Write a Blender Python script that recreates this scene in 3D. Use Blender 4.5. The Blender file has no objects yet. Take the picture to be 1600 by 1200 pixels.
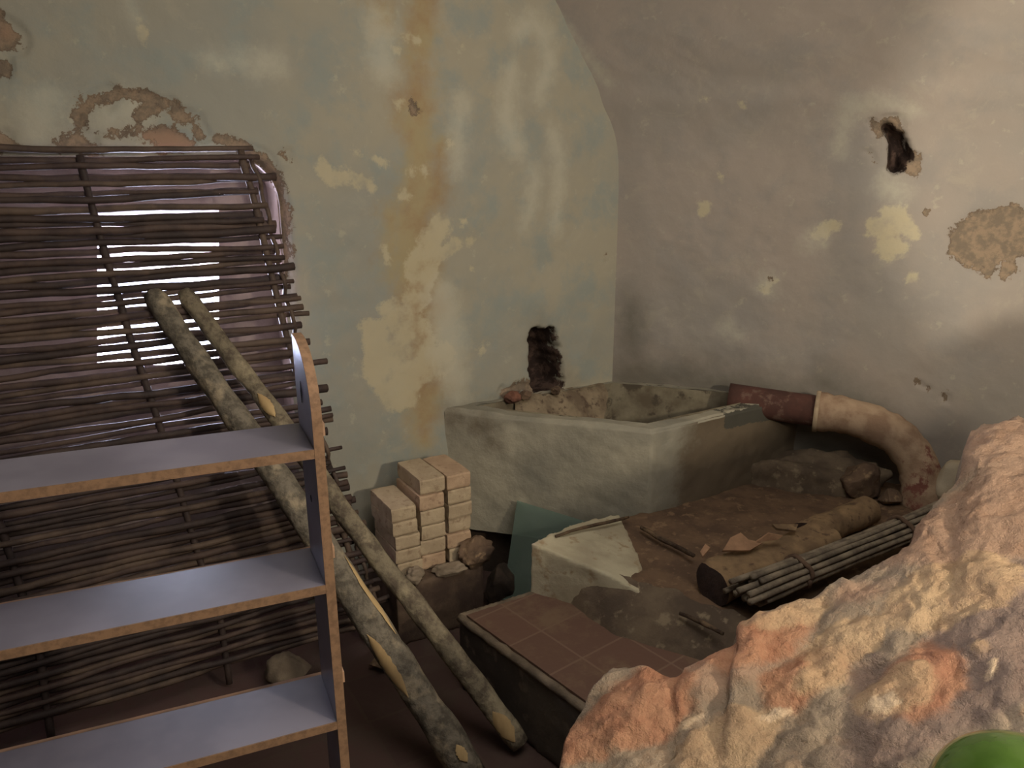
import bpy, bmesh, math, random
import numpy as np
from mathutils import Vector, Matrix, noise as mn

random.seed(7); np.random.seed(7)
C = bpy.context.scene.collection
S = bpy.context.scene

# ------------------------------------------------------------------ camera, world, lights, exposure
PITCH = math.radians(15.64); F = 1250.0; H = 1.85
cam_d = bpy.data.cameras.new('camera'); cam = bpy.data.objects.new('camera', cam_d); C.objects.link(cam)
cam.location = (0, 0, H); cam.rotation_euler = (math.radians(90) - PITCH, 0, 0)
cam_d.lens = 36 * F / 1600; cam_d.clip_start = .02; S.camera = cam
S.view_settings.view_transform = 'Standard'; S.view_settings.look = 'None'
S.view_settings.exposure = 0.52; S.view_settings.gamma = 1.0; S.view_settings.use_curve_mapping = False

w = bpy.data.worlds.new('daylight'); S.world = w; w.use_nodes = True
w.node_tree.nodes['Background'].inputs[0].default_value = (.72, .76, 1, 1)
w.node_tree.nodes['Background'].inputs[1].default_value = 6.0

def light(name, kind, loc, target, energy, color, **kw):
    d = bpy.data.lights.new(name, kind); o = bpy.data.objects.new(name, d); C.objects.link(o)
    d.energy = energy; d.color = color
    for k, v in kw.items(): setattr(d, k, v)
    o.location = loc
    o.rotation_euler = (Vector(target) - Vector(loc)).to_track_quat('-Z', 'Y').to_euler()
    return o
# warm lamp of the room, right of the camera; added unseen area fills behind the camera and overhead
light('lamp_light', 'SPOT', (1.2, .2, 1.62), (2.9, 3.1, 1.95), 150, (1, .88, .70), spot_size=math.radians(54), spot_blend=.4, shadow_soft_size=.06)
light('rear_fill_light', 'AREA', (.1, -.7, 2.45), (.3, 3.4, .9), 108, (1, .92, .84), size=2.6)
light('overhead_fill_light', 'AREA', (.5, 1.1, 3.0), (.6, 2.2, 0), 20, (1, .93, .84), size=1.4)
light('bulb_light', 'AREA', (1.9, .1, 2.05), (.5, 3.0, .8), 30, (1, .86, .66), size=.14)

# ------------------------------------------------------------------ geometry helpers
cs, sn = math.cos(PITCH), math.sin(PITCH)
def ray(px, py):
    a = (px - 800) / F; b = -(py - 600) / F
    return Vector((a, cs + b * sn, b * cs - sn))
def at_z(px, py, z):
    r = ray(px, py); return Vector((0, 0, H)) + r * ((z - H) / r.z)
P0 = Vector((-.41, 3.3, 0)); EU = Vector((.8617, .5075, 0)); NA = Vector((.5075, -.8617, 0))
U_C = 1.054
CORNER = P0 + EU * U_C
DB = Vector((.9494, -.3139, 0)); NB = Vector((-.3139, -.9494, 0))
def at_plane(px, py, p, n, off=0):
    r = ray(px, py); o = Vector((0, 0, H)); return o + r * (((p + n * off) - o).dot(n) / r.dot(n))
def onA(px, py, v=0):        # point on the left wall (v metres in front of it)
    return at_plane(px, py, P0, NA, v)
def uvA(px, py, v=0):
    q = onA(px, py, v); return ((q - P0).dot(EU), q.z)
def A(u, v, z): return P0 + EU * u + NA * v + Vector((0, 0, z))
def onB(px, py, v=0): return at_plane(px, py, CORNER, NB, v)
def svB(px, py):
    q = onB(px, py); return ((q - CORNER).dot(DB), q.z)
def B(s, v, z): return CORNER + DB * s + NB * v + Vector((0, 0, z))

def _h(ix, iy, iz):
    n = (ix * 374761393 + iy * 668265263 + iz * 2147483647 + 1013904223) & 0xffffffff
    n = ((n ^ (n >> 13)) * 1274126177) & 0xffffffff
    return ((n ^ (n >> 16)) & 0xffff) / 65535.0
def vnoise(P, scale, seed=0):
    Q = np.asarray(P, float) * scale + seed * 17.31
    i = np.floor(Q).astype(np.int64); f = Q - i; f = f * f * (3 - 2 * f); r = 0
    for dx in (0, 1):
        for dy in (0, 1):
            for dz in (0, 1):
                wgt = (f[:, 0] if dx else 1 - f[:, 0]) * (f[:, 1] if dy else 1 - f[:, 1]) * (f[:, 2] if dz else 1 - f[:, 2])
                r = r + wgt * _h(i[:, 0] + dx, i[:, 1] + dy, i[:, 2] + dz)
    return r * 2 - 1
def fbm(P, scale, octv=4, seed=0):
    r = 0; a = 1
    for k in range(octv): r = r + a * vnoise(P, scale * 2 ** k, seed + k); a *= .5
    return r

def link(name, me, m, parent=None):
    o = bpy.data.objects.new(name, me); C.objects.link(o)
    if m: me.materials.append(m)
    if parent: o.parent = parent
    return o
def mesh(name, vs, fs, smooth=True):
    me = bpy.data.meshes.new(name); me.from_pydata([tuple(v) for v in vs], [], [tuple(int(i) for i in f) for f in fs])
    me.validate(); me.update()
    if not smooth and len(fs) < 400 and len(fs) > 4:
        bm = bmesh.new(); bm.from_mesh(me); bmesh.ops.recalc_face_normals(bm, faces=bm.faces); bm.to_mesh(me); bm.free()
    if smooth: me.polygons.foreach_set('use_smooth', [True] * len(me.polygons))
    return me
def obj(name, vs, fs, m, parent=None, smooth=True): return link(name, mesh(name, vs, fs, smooth), m, parent)
def tag(o, label, cat, group=None):
    o['label'] = label; o['category'] = cat
    if group: o['group'] = group
    return o
def thing(name, label, cat, loc, group=None):
    o = bpy.data.objects.new(name, None); C.objects.link(o); o.location = loc; o.empty_display_size = .1
    return tag(o, label, cat, group)
def under(o, root):        # parent while keeping the place: meshes are written in world coordinates
    o.parent = root; o.matrix_parent_inverse = Matrix.Translation(root.location).inverted(); return o
def structure(o): o['kind'] = 'structure'; return o

def tube_data(pts, rad, sides=10, rough=0, seed=0, flat=1.0, cap=True):
    pts = [Vector(p) for p in pts]; n = len(pts)
    if not hasattr(rad, '__len__'): rad = [rad] * n
    vs = []; fs = []; up = None
    for i, p in enumerate(pts):
        t = (pts[min(i + 1, n - 1)] - pts[max(i - 1, 0)]).normalized()
        if up is None:
            up = Vector((0, 0, 1)) if abs(t.z) < .9 else Vector((1, 0, 0))
        a = (up - t * up.dot(t)).normalized(); b = t.cross(a); up = a
        for k in range(sides):
            g = 2 * math.pi * k / sides
            d = a * math.cos(g) + b * math.sin(g) * flat
            r = rad[i] * (1 + rough * mn.noise(Vector((d.x * 1.3 + seed, d.y * 1.3, i * .45 + d.z * 1.3))))
            vs.append(p + d * r)
    for i in range(n - 1):
        for k in range(sides):
            k2 = (k + 1) % sides
            fs.append((i * sides + k, i * sides + k2, (i + 1) * sides + k2, (i + 1) * sides + k))
    if cap:
        fs.append(tuple(range(sides))[::-1]); fs.append(tuple((n - 1) * sides + k for k in range(sides)))
    return vs, fs
def tube(name, pts, rad, m, parent=None, **kw):
    vs, fs = tube_data(pts, rad, **kw); o = obj(name, vs, fs, m)
    if parent: under(o, parent)
    return o
def interp(pts, n):
    """Catmull-Rom through points (Vectors)"""
    pts = [Vector(p) for p in pts]; P = [pts[0] * 2 - pts[1]] + pts + [pts[-1] * 2 - pts[-2]]; out = []
    for i in range(1, len(P) - 2):
        for k in range(n):
            t = k / n; a, b, c, d = P[i - 1:i + 3]
            out.append(.5 * ((2 * b) + (c - a) * t + (2 * a - 5 * b + 4 * c - d) * t * t + (3 * b - a - 3 * c + d) * t ** 3))
    out.append(pts[-1]); return out
def prism(name, poly, z0, z1, m, voxel=None, amp=0, tsize=.1, zs=None):
    n = len(poly); zs = zs or [z1] * n
    vs = [(p[0], p[1], z0) for p in poly] + [(p[0], p[1], zz) for p, zz in zip(poly, zs)]
    fs = [tuple(range(n))[::-1], tuple(range(n, 2 * n))] + [(i, (i + 1) % n, n + (i + 1) % n, n + i) for i in range(n)]
    o = obj(name, vs, fs, m, smooth=False)
    if voxel: roughen(o, voxel, amp, tsize)
    return o
_tx = {}
def roughen(o, voxel, amp, tsize=.1):
    bm = bmesh.new(); bm.from_mesh(o.data); bmesh.ops.recalc_face_normals(bm, faces=bm.faces); bm.to_mesh(o.data); bm.free()
    r = o.modifiers.new('remesh', 'REMESH'); r.mode = 'VOXEL'; r.voxel_size = voxel; r.use_smooth_shade = True
    if amp:
        if tsize not in _tx:
            t = bpy.data.textures.new('clouds', 'CLOUDS'); t.noise_scale = tsize; t.noise_depth = 3; _tx[tsize] = t
        d = o.modifiers.new('displace', 'DISPLACE'); d.texture = _tx[tsize]; d.strength = amp; d.texture_coords = 'LOCAL'; d.mid_level = .5
def stone(name, c, size, m, seed=0, rot=0, sub=4, rough=.22, parent=None):
    bm = bmesh.new(); bmesh.ops.create_icosphere(bm, subdivisions=sub, radius=1)
    rnd = random.Random(seed)
    planes = [(Vector((rnd.uniform(-1, 1), rnd.uniform(-1, 1), rnd.uniform(-1, 1))).normalized(), rnd.uniform(.55, .8)) for _ in range(9)]
    R = Matrix.Rotation(rot, 3, 'Z')
    for v in bm.verts:
        p = v.co.copy()
        for n_, d in planes:
            k = p.dot(n_)
            if k > d: p -= n_ * (k - d)
        p *= 1 + rough * .5 * mn.fractal(p * 2 + Vector((seed, 0, 0)), 1, 2, 4) + .03 * mn.noise(p * 9)
        p = Vector((p.x * size[0], p.y * size[1], p.z * size[2])); v.co = R @ p + Vector(c)
    me = bpy.data.meshes.new(name); bm.to_mesh(me); bm.free(); me.polygons.foreach_set('use_smooth', [True] * len(me.polygons))
    return link(name, me, m, parent)

# ------------------------------------------------------------------ materials
def L(c):  # sRGB 0-255 -> linear
    return tuple((x / 255 / 12.92 if x / 255 < .04045 else ((x / 255 + .055) / 1.055) ** 2.4) for x in c) + (1,)
class NT:
    def __init__(s, name):
        s.m = bpy.data.materials.new(name); s.m.use_nodes = True; s.t = s.m.node_tree; s.n = s.t.nodes
        s.b = s.n['Principled BSDF']
        s.tc = s.n.new('ShaderNodeNewGeometry').outputs['Position']
    def lk(s, a, b): s.t.links.new(a, b)
    def mapping(s, sc, rot=(0, 0, 0)):
        q = s.n.new('ShaderNodeMapping'); s.lk(s.tc, q.inputs[0]); q.inputs['Scale'].default_value = sc; q.inputs['Rotation'].default_value = rot; return q.outputs[0]
    def noise(s, scale, detail=4, rough=.55, vec=None, dist=0):
        q = s.n.new('ShaderNodeTexNoise'); s.lk(vec or s.tc, q.inputs['Vector'])
        q.inputs['Scale'].default_value = scale; q.inputs['Detail'].default_value = detail; q.inputs['Roughness'].default_value = rough
        q.inputs['Distortion'].default_value = dist; return q.outputs['Fac']
    def voro(s, scale, feat='F1', vec=None):
        q = s.n.new('ShaderNodeTexVoronoi'); q.feature = feat; s.lk(vec or s.tc, q.inputs['Vector']); q.inputs['Scale'].default_value = scale; return q.outputs[0]
    def wave(s, scale, dist, vec=None, dirn='X'):
        q = s.n.new('ShaderNodeTexWave'); q.bands_direction = dirn; s.lk(vec or s.tc, q.inputs['Vector']); q.inputs['Scale'].default_value = scale; q.inputs['Distortion'].default_value = dist; q.inputs['Detail'].default_value = 3; return q.outputs['Fac']
    def math(s, op, a, b=0., c=0.):
        q = s.n.new('ShaderNodeMath'); q.operation = op
        for i, x in enumerate((a, b, c)):
            if isinstance(x, (int, float)): q.inputs[i].default_value = x
            else: s.lk(x, q.inputs[i])
        return q.outputs[0]
    def step(s, f, a, b):
        q = s.n.new('ShaderNodeMapRange'); q.interpolation_type = 'SMOOTHSTEP'; s.lk(f, q.inputs[0]); q.inputs[1].default_value = a; q.inputs[2].default_value = b; return q.outputs[0]
    def mix(s, f, a, b):
        q = s.n.new('ShaderNodeMix'); q.data_type = 'RGBA'
        if isinstance(f, (int, float)): q.inputs[0].default_value = f
        else: s.lk(f, q.inputs[0])
        for i, x in ((6, a), (7, b)):
            if isinstance(x, tuple): q.inputs[i].default_value = x
            else: s.lk(x, q.inputs[i])
        return q.outputs[2]
    def attr(s, name):
        q = s.n.new('ShaderNodeAttribute'); q.attribute_name = name; return q.outputs['Fac']
    def out(s, col, rough=.9, h=None, strength=.3, dist=.01, spec=.3):
        if isinstance(col, tuple): s.b.inputs['Base Color'].default_value = col
        else: s.lk(col, s.b.inputs['Base Color'])
        if isinstance(rough, (int, float)): s.b.inputs['Roughness'].default_value = rough
        else: s.lk(rough, s.b.inputs['Roughness'])
        s.b.inputs['Specular IOR Level'].default_value = spec
        if h is not None:
            q = s.n.new('ShaderNodeBump'); q.inputs['Strength'].default_value = strength; q.inputs['Distance'].default_value = dist
            s.lk(h, q.inputs['Height']); s.lk(q.outputs[0], s.b.inputs['Normal'])
        return s.m
def simple(name, c1, c2, scale=6, rough=.9, bump=.3, c3=None, spec=.3, bs=3, stretch=None):
    t = NT(name); vec = t.mapping(stretch) if stretch else None
    n1 = t.noise(scale, 5, .6, vec); col = t.mix(t.step(n1, .35, .65), L(c1), L(c2))
    if c3: col = t.mix(t.step(t.noise(scale * 2.7, 4, .6, vec), .55, .68), col, L(c3))
    h = t.noise(scale * bs, 6, .65, vec)
    return t.out(col, rough, h, bump, .01, spec)

def plaster(name, a1, a2, a3):
    t = NT(name)
    n1 = t.noise(1.3, 4, .55, dist=.4); n2 = t.noise(4.5, 6, .65); n3 = t.noise(16, 6, .7)
    col = t.mix(t.step(n1, .38, .62), L(a1), L(a2))
    col = t.mix(t.math('MULTIPLY', t.step(n2, .46, .66), .75), col, L(a3))
    col = t.mix(t.math('MULTIPLY', t.step(t.noise(7, 7, .75, dist=.8), .53, .68), .24), col, L((176, 168, 148)))
    col = t.mix(t.math('MULTIPLY', t.step(n3, .60, .70), .24), col, L((196, 190, 164)))
    jag = t.math('MULTIPLY', t.math('SUBTRACT', t.noise(15, 8, .72), .5), .14)
    jag2 = t.math('MULTIPLY', t.math('SUBTRACT', t.noise(5, 6, .7), .5), .3)
    st = t.step(t.math('ADD', t.attr('stain'), jag2), -.06, .08)
    col = t.mix(t.math('MULTIPLY', st, .74), col, t.mix(t.step(n2, .35, .6), L((152, 122, 84)), L((168, 150, 108))))
    pl = t.step(t.math('ADD', t.attr('pale'), jag), -.010, .014)
    col = t.mix(t.math('MULTIPLY', t.math('MULTIPLY', pl, .85), t.step(t.noise(9, 4, .6), .2, .5)), col, t.mix(n3, L((188, 176, 144)), L((182, 174, 150))))
    wh = t.step(t.math('ADD', t.attr('chalk'), t.math('MULTIPLY', jag, 1.0)), -.05, .06)
    col = t.mix(t.math('MULTIPLY', wh, .55), col, L((192, 188, 170)))
    dk = t.step(t.math('ADD', t.attr('dark_tone'), t.math('MULTIPLY', jag2, .7)), -.12, .16)
    col = t.mix(t.math('MULTIPLY', dk, .82), col, L((94, 90, 80)))
    ls = t.step(t.math('ADD', t.attr('loss_shade'), jag), -.002, .003)
    lcol = t.mix(t.step(t.noise(22, 6, .7), .4, .6), L((146, 128, 108)), L((120, 108, 94)))
    lcol = t.mix(t.step(t.attr('red'), -.02, .03), lcol, L((150, 124, 104)))
    rim = t.step(t.math('ABSOLUTE', t.math('ADD', t.math('ADD', t.attr('loss_shade'), jag), -.004)), .008, .0)
    lcol = t.mix(t.math('MULTIPLY', rim, .5), lcol, L((90, 76, 64)))
    col = t.mix(ls, col, lcol)
    hl = t.step(t.math('ADD', t.attr('hole'), t.math('MULTIPLY', jag, .5)), -.002, .006)
    col = t.mix(hl, col, t.mix(t.step(n3, .45, .6), L((50, 40, 36)), L((82, 66, 58))))
    h = t.math('ADD', t.math('MULTIPLY', t.noise(34, 6, .6), .4), t.math('MULTIPLY', n2, .6))
    h = t.math('ADD', h, t.math('MULTIPLY', ls, -.5)); h = t.math('ADD', h, t.math('MULTIPLY', pl, -.12))
    h = t.math('ADD', h, t.math('MULTIPLY', t.math('MULTIPLY', ls, t.noise(60, 5, .7)), .8))
    return t.out(col, .95, h, .35, .012, .1)
M_A = plaster('grey_green_plaster', (150, 149, 138), (162, 156, 138), (141, 148, 142))
M_B = plaster('grey_beige_plaster', (150, 144, 136), (158, 148, 138), (145, 140, 134))
M_PL = simple('reveal_plaster', (158, 146, 140), (136, 124, 118), 5)
M_VAULT = M_B

# floor: worn terracotta tiles
t = NT('terracotta_floor'); br = t.n.new('ShaderNodeTexBrick'); t.lk(t.mapping((1, 1, 1), (0, 0, -.53)), br.inputs['Vector'])
br.offset = 0; br.inputs['Scale'].default_value = 1; br.inputs['Brick Width'].default_value = .25; br.inputs['Row Height'].default_value = .25; br.inputs['Mortar Size'].default_value = .006
br.inputs['Color1'].default_value = L((84, 64, 58)); br.inputs['Color2'].default_value = L((74, 57, 52)); br.inputs['Mortar'].default_value = L((80, 64, 56))
col = t.mix(t.step(t.noise(5, 6, .7), .45, .7), br.outputs[0], L((80, 66, 58)))
M_FLOOR = t.out(col, .85, t.noise(30, 5, .6), .3, .01)
t = NT('tiled_bench_top'); br = t.n.new('ShaderNodeTexBrick'); t.lk(t.mapping((1, 1, 1), (0, 0, .886)), br.inputs['Vector'])
br.offset = 0; br.inputs['Scale'].default_value = 1; br.inputs['Brick Width'].default_value = .2; br.inputs['Row Height'].default_value = .2; br.inputs['Mortar Size'].default_value = .004
br.inputs['Color1'].default_value = L((112, 84, 70)); br.inputs['Color2'].default_value = L((102, 78, 66)); br.inputs['Mortar'].default_value = L((122, 98, 82))
col = t.mix(t.step(t.noise(5, 6, .7), .46, .66), br.outputs[0], L((120, 98, 78)))
M_TILE = t.out(col, .8, t.noise(30, 5, .6), .25, .008)
M_BENCH = simple('bench_render', (92, 84, 74), (74, 66, 60), 5, c3=(110, 98, 84))
M_RIMW = simple('bench_nosing', (124, 110, 92), (100, 88, 74), 14, bump=.5)

t = NT('basin_render')   # grey cement render, brown dirt low on the sides
n2 = t.noise(4, 6, .65); col = t.mix(t.step(n2, .35, .65), L((162, 156, 138)), L((140, 136, 122)))
col = t.mix(t.math('MULTIPLY', t.step(t.noise(2.1, 4, .6), .52, .68), .55), col, L((122, 120, 110)))
dz = t.attr('dirt'); dm = t.step(t.math('ADD', dz, t.math('MULTIPLY', t.math('SUBTRACT', t.noise(6, 6, .7), .5), .28)), -.07, .09)
col = t.mix(t.math('MULTIPLY', dm, .9), col, t.mix(t.noise(12, 4, .6), L((84, 72, 58)), L((106, 92, 74))))
bl = t.step(t.math('ADD', t.attr('broken'), t.math('MULTIPLY', t.math('SUBTRACT', t.noise(20, 6, .7), .5), .05)), -.002, .003)
col = t.mix(bl, col, L((78, 76, 68)))
M_BASIN = t.out(col, .93, t.math('ADD', t.noise(28, 6, .65), t.math('MULTIPLY', bl, -.6)), .4, .012, .15)
M_BASIN_IN = simple('basin_inner_render', (136, 128, 108), (98, 88, 72), 5, c3=(80, 72, 60))
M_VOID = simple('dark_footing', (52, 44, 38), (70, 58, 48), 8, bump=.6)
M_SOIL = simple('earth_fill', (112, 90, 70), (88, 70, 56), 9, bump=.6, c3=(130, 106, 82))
M_SLOPE = simple('dirty_slope', (112, 98, 80), (84, 72, 60), 7, bump=.6, c3=(134, 120, 98))
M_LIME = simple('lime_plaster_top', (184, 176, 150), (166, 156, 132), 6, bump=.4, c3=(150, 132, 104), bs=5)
M_BRICK = simple('pale_brick', (184, 166, 138), (170, 152, 126), 12, bump=.5, c3=(152, 132, 108))
M_BRICK2 = simple('rosy_brick', (186, 160, 132), (172, 146, 120), 12, bump=.5, c3=(152, 126, 104))
M_DARKBL = simple('dark_block', (96, 80, 66), (72, 58, 50), 9, bump=.6)
M_ROCK = simple('brown_rock', (112, 92, 74), (86, 70, 58), 9, bump=.9, c3=(140, 118, 92), bs=2)
M_ROCK2 = simple('grey_rock', (140, 126, 108), (108, 96, 82), 9, bump=.8, bs=2)
M_PALER = simple('pale_stone', (178, 166, 144), (156, 142, 120), 8, bump=.5)
M_RED = simple('red_clay', (90, 60, 52), (72, 50, 44), 7, .95, .3, c3=(104, 82, 72))
t = NT('limewashed_clay'); n = t.noise(9, 6, .7); col = t.mix(t.step(t.noise(7, 4, .6), .4, .6), L((176, 152, 126)), L((146, 120, 98)))
col = t.mix(t.step(t.math('ADD', n, t.math('MULTIPLY', t.attr('wear'), .34)), .56, .66), col, L((124, 80, 68)))
M_ELBOW = t.out(col, .85, t.noise(24, 6, .7), .5, .012)
def bark(name, c1, c2, c3):
    t = NT(name); n1 = t.noise(26, 6, .7); n2 = t.noise(9, 5, .65)
    col = t.mix(t.step(n1, .38, .62), L(c1), L(c2)); col = t.mix(t.step(n2, .5, .68), col, L(c3))
    return t.out(col, .95, t.math('ADD', t.noise(60, 6, .7), t.math('MULTIPLY', t.voro(40), .7)), .8, .008, .15)
M_BARK = bark('lichen_bark', (132, 122, 102), (96, 86, 74), (160, 148, 122))
M_BARK2 = bark('grey_bark', (128, 120, 106), (92, 86, 76), (166, 152, 128))
M_BARKD = bark('dark_bark', (92, 78, 62), (64, 52, 44), (120, 100, 78))
M_WOOD = simple('cut_wood', (184, 158, 114), (164, 138, 98), 14, bump=.2, stretch=(1, 1, .3))
M_LOGW = simple('split_wood', (142, 118, 88), (112, 92, 70), 10, bump=.6, c3=(92, 74, 58))
M_ENDG = simple('dark_end_grain', (62, 48, 42), (48, 38, 34), 22, bump=.5)
M_RODS = [simple('reed_%s' % nm, a, b, 12, .7, .3, spec=.4) for nm, a, b in (('brown', (82, 66, 58), (60, 47, 44)), ('dark', (66, 53, 48), (48, 38, 36)), ('light', (94, 78, 66), (70, 57, 50)))]
M_TWIG = simple('grey_twig', (138, 126, 108), (98, 88, 76), 18, .85, .5)
M_TWEND = simple('twig_cut_end', (176, 164, 140), (160, 148, 126), 30)
M_BAND = simple('withy_band', (104, 84, 68), (84, 66, 54), 20)
# shelf laminate and its raw edge
t = NT('lilac_laminate'); n = t.noise(7.3, 3, .5); sm = t.noise(3.1, 2, .5)
col = t.mix(t.step(n, .35, .7), L((112, 108, 120)), L((128, 124, 136)))
M_LAM = t.out(col, .34, None, spec=.8)
t = NT('chipboard_edge'); col = t.mix(t.step(t.noise(60, 4, .7), .4, .65), L((140, 110, 84)), L((120, 94, 72)))
M_EDGE = t.out(col, .75, t.noise(80, 4, .7), .2, .003)
M_HOLE = simple('cam_hole_dark', (40, 32, 34), (30, 24, 26), 9)
# glass
t = NT('green_glass'); t.b.inputs['Base Color'].default_value = (.30, .40, .34, 1); t.b.inputs['Roughness'].default_value = .12
t.b.inputs['Transmission Weight'].default_value = .72; t.b.inputs['IOR'].default_value = 1.45; M_GLASS = t.m
t = NT('green_glaze'); col = t.mix(t.step(t.noise(14, 5, .6), .4, .65), L((56, 84, 24)), L((68, 98, 32)))
t.b.inputs['Coat Weight'].default_value = .6; M_GREEN = t.out(col, .16, None, spec=.5)

# ------------------------------------------------------------------ wall masks
def seg_field(U, Z, items, conv):
    """signed field (m): items are polylines [(px,py,r_px),...]"""
    f = np.full(U.shape, -9.0)
    for poly in items:
        q = []
        for (px, py, r) in poly:
            u, z = conv(px, py); u2, z2 = conv(px + r, py); q.append((u, z, math.hypot(u2 - u, z2 - z) * .85 + abs(conv(px, py - r)[1] - z) * .15))
        if len(q) == 1: q = q * 2
        for (a, b) in zip(q[:-1], q[1:]):
            dx, dy = b[0] - a[0], b[1] - a[1]; l2 = dx * dx + dy * dy + 1e-9
            tt = np.clip(((U - a[0]) * dx + (Z - a[1]) * dy) / l2, 0, 1)
            d = np.hypot(U - a[0] - dx * tt, Z - a[1] - dy * tt)
            f = np.maximum(f, a[2] + (b[2] - a[2]) * tt - d)
    return f
KEYS = ('loss_shade', 'red', 'pale', 'stain', 'chalk', 'dark_tone', 'hole')
def grid_faces(nu, nv, keep=None, flip=False):
    i = np.arange(nu - 1)[:, None]; j = np.arange(nv - 1)[None, :]
    a = i * nv + j; f = np.stack([a, a + nv, a + nv + 1, a + 1], -1).reshape(-1, 4)
    if flip: f = f[:, ::-1]
    if keep is not None: f = f[keep[f].all(1)]
    return f
def np_mesh(name, P, Fc, m, attrs=None, smooth=True):
    used = np.zeros(len(P), bool); used[Fc.ravel()] = True; idx = np.cumsum(used) - 1
    P = P[used]; Fc = idx[Fc]
    me = bpy.data.meshes.new(name)
    me.vertices.add(len(P)); me.vertices.foreach_set('co', P.astype(np.float32).ravel())
    me.loops.add(Fc.size); me.loops.foreach_set('vertex_index', Fc.astype(np.int32).ravel())
    me.polygons.add(len(Fc)); me.polygons.foreach_set('loop_start', np.arange(0, Fc.size, 4, dtype=np.int32))
    me.polygons.foreach_set('use_smooth', [smooth] * len(Fc)); me.update(); me.validate()
    for k, v in (attrs or {}).items():
        at = me.attributes.new(k, 'FLOAT', 'POINT'); at.data.foreach_set('value', v[used].astype(np.float32))
    return link(name, me, m)
def smoothst(x, a, b):
    t_ = np.clip((x - a) / (b - a), 0, 1); return t_ * t_ * (3 - 2 * t_)

# vault profile measured on the left wall: (u, z)
prof_px = [(957, 190), (950, 168), (938, 132), (922, 98), (905, 62), (888, 26), (871, -6)]
prof = [uvA(x, y) for x, y in prof_px]; prof[0] = (U_C, prof[0][1])
prof += [(.46, 2.80), (.10, 3.10), (-.5, 3.45), (-1.3, 3.7), (-2.1, 3.72), (-3.1, 3.5), (-4.0, 3.0), (-4.6, 2.4), (-4.8, 1.9)]
prof_s = [(p.x, p.y) for p in interp([Vector((U_C, 1.55, 0)), Vector((U_C - .004, 1.78, 0)), Vector((U_C - .018, 1.91, 0)), Vector((U_C - .05, 2.01, 0)), Vector((U_C - .09, 2.09, 0))] + [Vector((a, b, 0)) for a, b in prof[2:]], 14)]
prof_s = [p for p in prof_s if p[1] > 1.5 and p[0] <= U_C + 1e-6]; prof_s[0] = (U_C, 1.55)
pz = np.array(prof_s)
print('prof', [tuple(round(c, 3) for c in p) for p in prof[:9]])
_pu = np.minimum.accumulate(pz[:, 0] - np.arange(len(pz)) * 1e-6)
def vault_z(u): return np.interp(u, _pu[::-1], pz[::-1, 1])

# ---- left wall (with the doorway recess and the hole above the basin)
DOOR_R = uvA(446, 400)[0]; DOOR_T = uvA(250, 243)[1] + .0
def door_field(U, Z):   # >0 inside the opening; rounded upper right corner
    r = .17
    dx = U - (DOOR_R - r); dy = Z - (DOOR_T - r)
    d = np.minimum(np.maximum(dx, dy), 0) + np.hypot(np.maximum(dx, 0), np.maximum(dy, 0)) - r
    return np.minimum(-d, U + 2.15)
us = np.concatenate([np.arange(-4.8, -1.95, .06), np.arange(-1.95, U_C + .001, .009)]); us[-1] = U_C
zsn = np.arange(0, 3.76, .0094); U, Z = np.meshgrid(us, zsn, indexing='ij'); U = U.ravel(); Z = Z.ravel()
Zc = np.minimum(Z, vault_z(np.minimum(U, U_C - .05)) + .05)
cA = lambda x, y: uvA(x, y)
fa = {}
fa['loss_shade'] = seg_field(U, Z, [[(122, 205, 8), (122, 180, 10), (140, 158, 13), (185, 146, 12), (232, 152, 13), (272, 166, 13), (300, 190, 12), (312, 214, 9)],
    [(92, 226, 10), (118, 220, 15), (140, 232, 16)], [(150, 210, 5), (190, 205, 6), (215, 200, 8)], [(232, 212, 13), (262, 220, 22), (292, 226, 16)], [(235, 165, 14), (215, 185, 8)],
    [(-30, 40, 45), (8, 55, 24), (25, 52, 12)], [(-20, 108, 26), (2, 108, 12)], [(-30, 228, 24), (8, 222, 14), (30, 232, 6)],
    [(338, 214, 5), (372, 224, 9), (402, 244, 12), (424, 268, 14), (436, 300, 14), (442, 345, 14), (444, 395, 12), (446, 440, 8)], [(288, 178, 12)], [(645, 166, 6), (646, 172, 5)], [(946, 398, 2), (947, 408, 2.5)],  # strip along the doorway edge paints in the grey shade of the reveal
    [(440, 240, 2), (455, 250, 2)], [(786, 612, 5), (812, 604, 8), (835, 604, 8)]], cA)
fa['red'] = seg_field(U, Z, [[(225, 215, 12), (262, 222, 22), (290, 226, 12)], [(10, 50, 12)]], cA)
fa['hole'] = seg_field(U, Z, [[(836, 524, 15), (838, 548, 17), (842, 580, 19), (846, 604, 17)], [(858, 520, 14), (862, 548, 15), (868, 585, 16), (872, 600, 14)], [(847, 530, 20), (852, 560, 22), (856, 598, 24)]], cA) - .016
fa['pale'] = seg_field(U, Z, [[(500, 256, 9), (515, 278, 13), (545, 275, 12), (575, 290, 10)], [(556, 240, 2.5), (575, 246, 2), (602, 256, 2)], [(640, 268, 10)], [(630, 308, 10)], [(662, 266, 6)],
    [(585, 520, 24), (600, 560, 36), (625, 600, 38), (640, 625, 12)], [(608, 488, 20), (640, 520, 34), (665, 570, 32), (690, 560, 24)], [(650, 470, 22), (660, 420, 24), (672, 380, 20), (690, 350, 15)], [(690, 395, 12), (715, 380, 10)], [(598, 388, 8), (604, 405, 7)],
    [(725, 74, 6), (730, 76, 5)], [(740, 420, 5)], [(725, 345, 6)], [(735, 378, 7)], [(225, 52, 11)], [(622, 160, 7)], [(700, 225, 5)], [(580, 292, 8)], [(755, 545, 7)],
    [(638, 60, 7), (652, 64, 4)], [(620, 78, 7)], [(768, 150, 3)]], cA)
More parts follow.
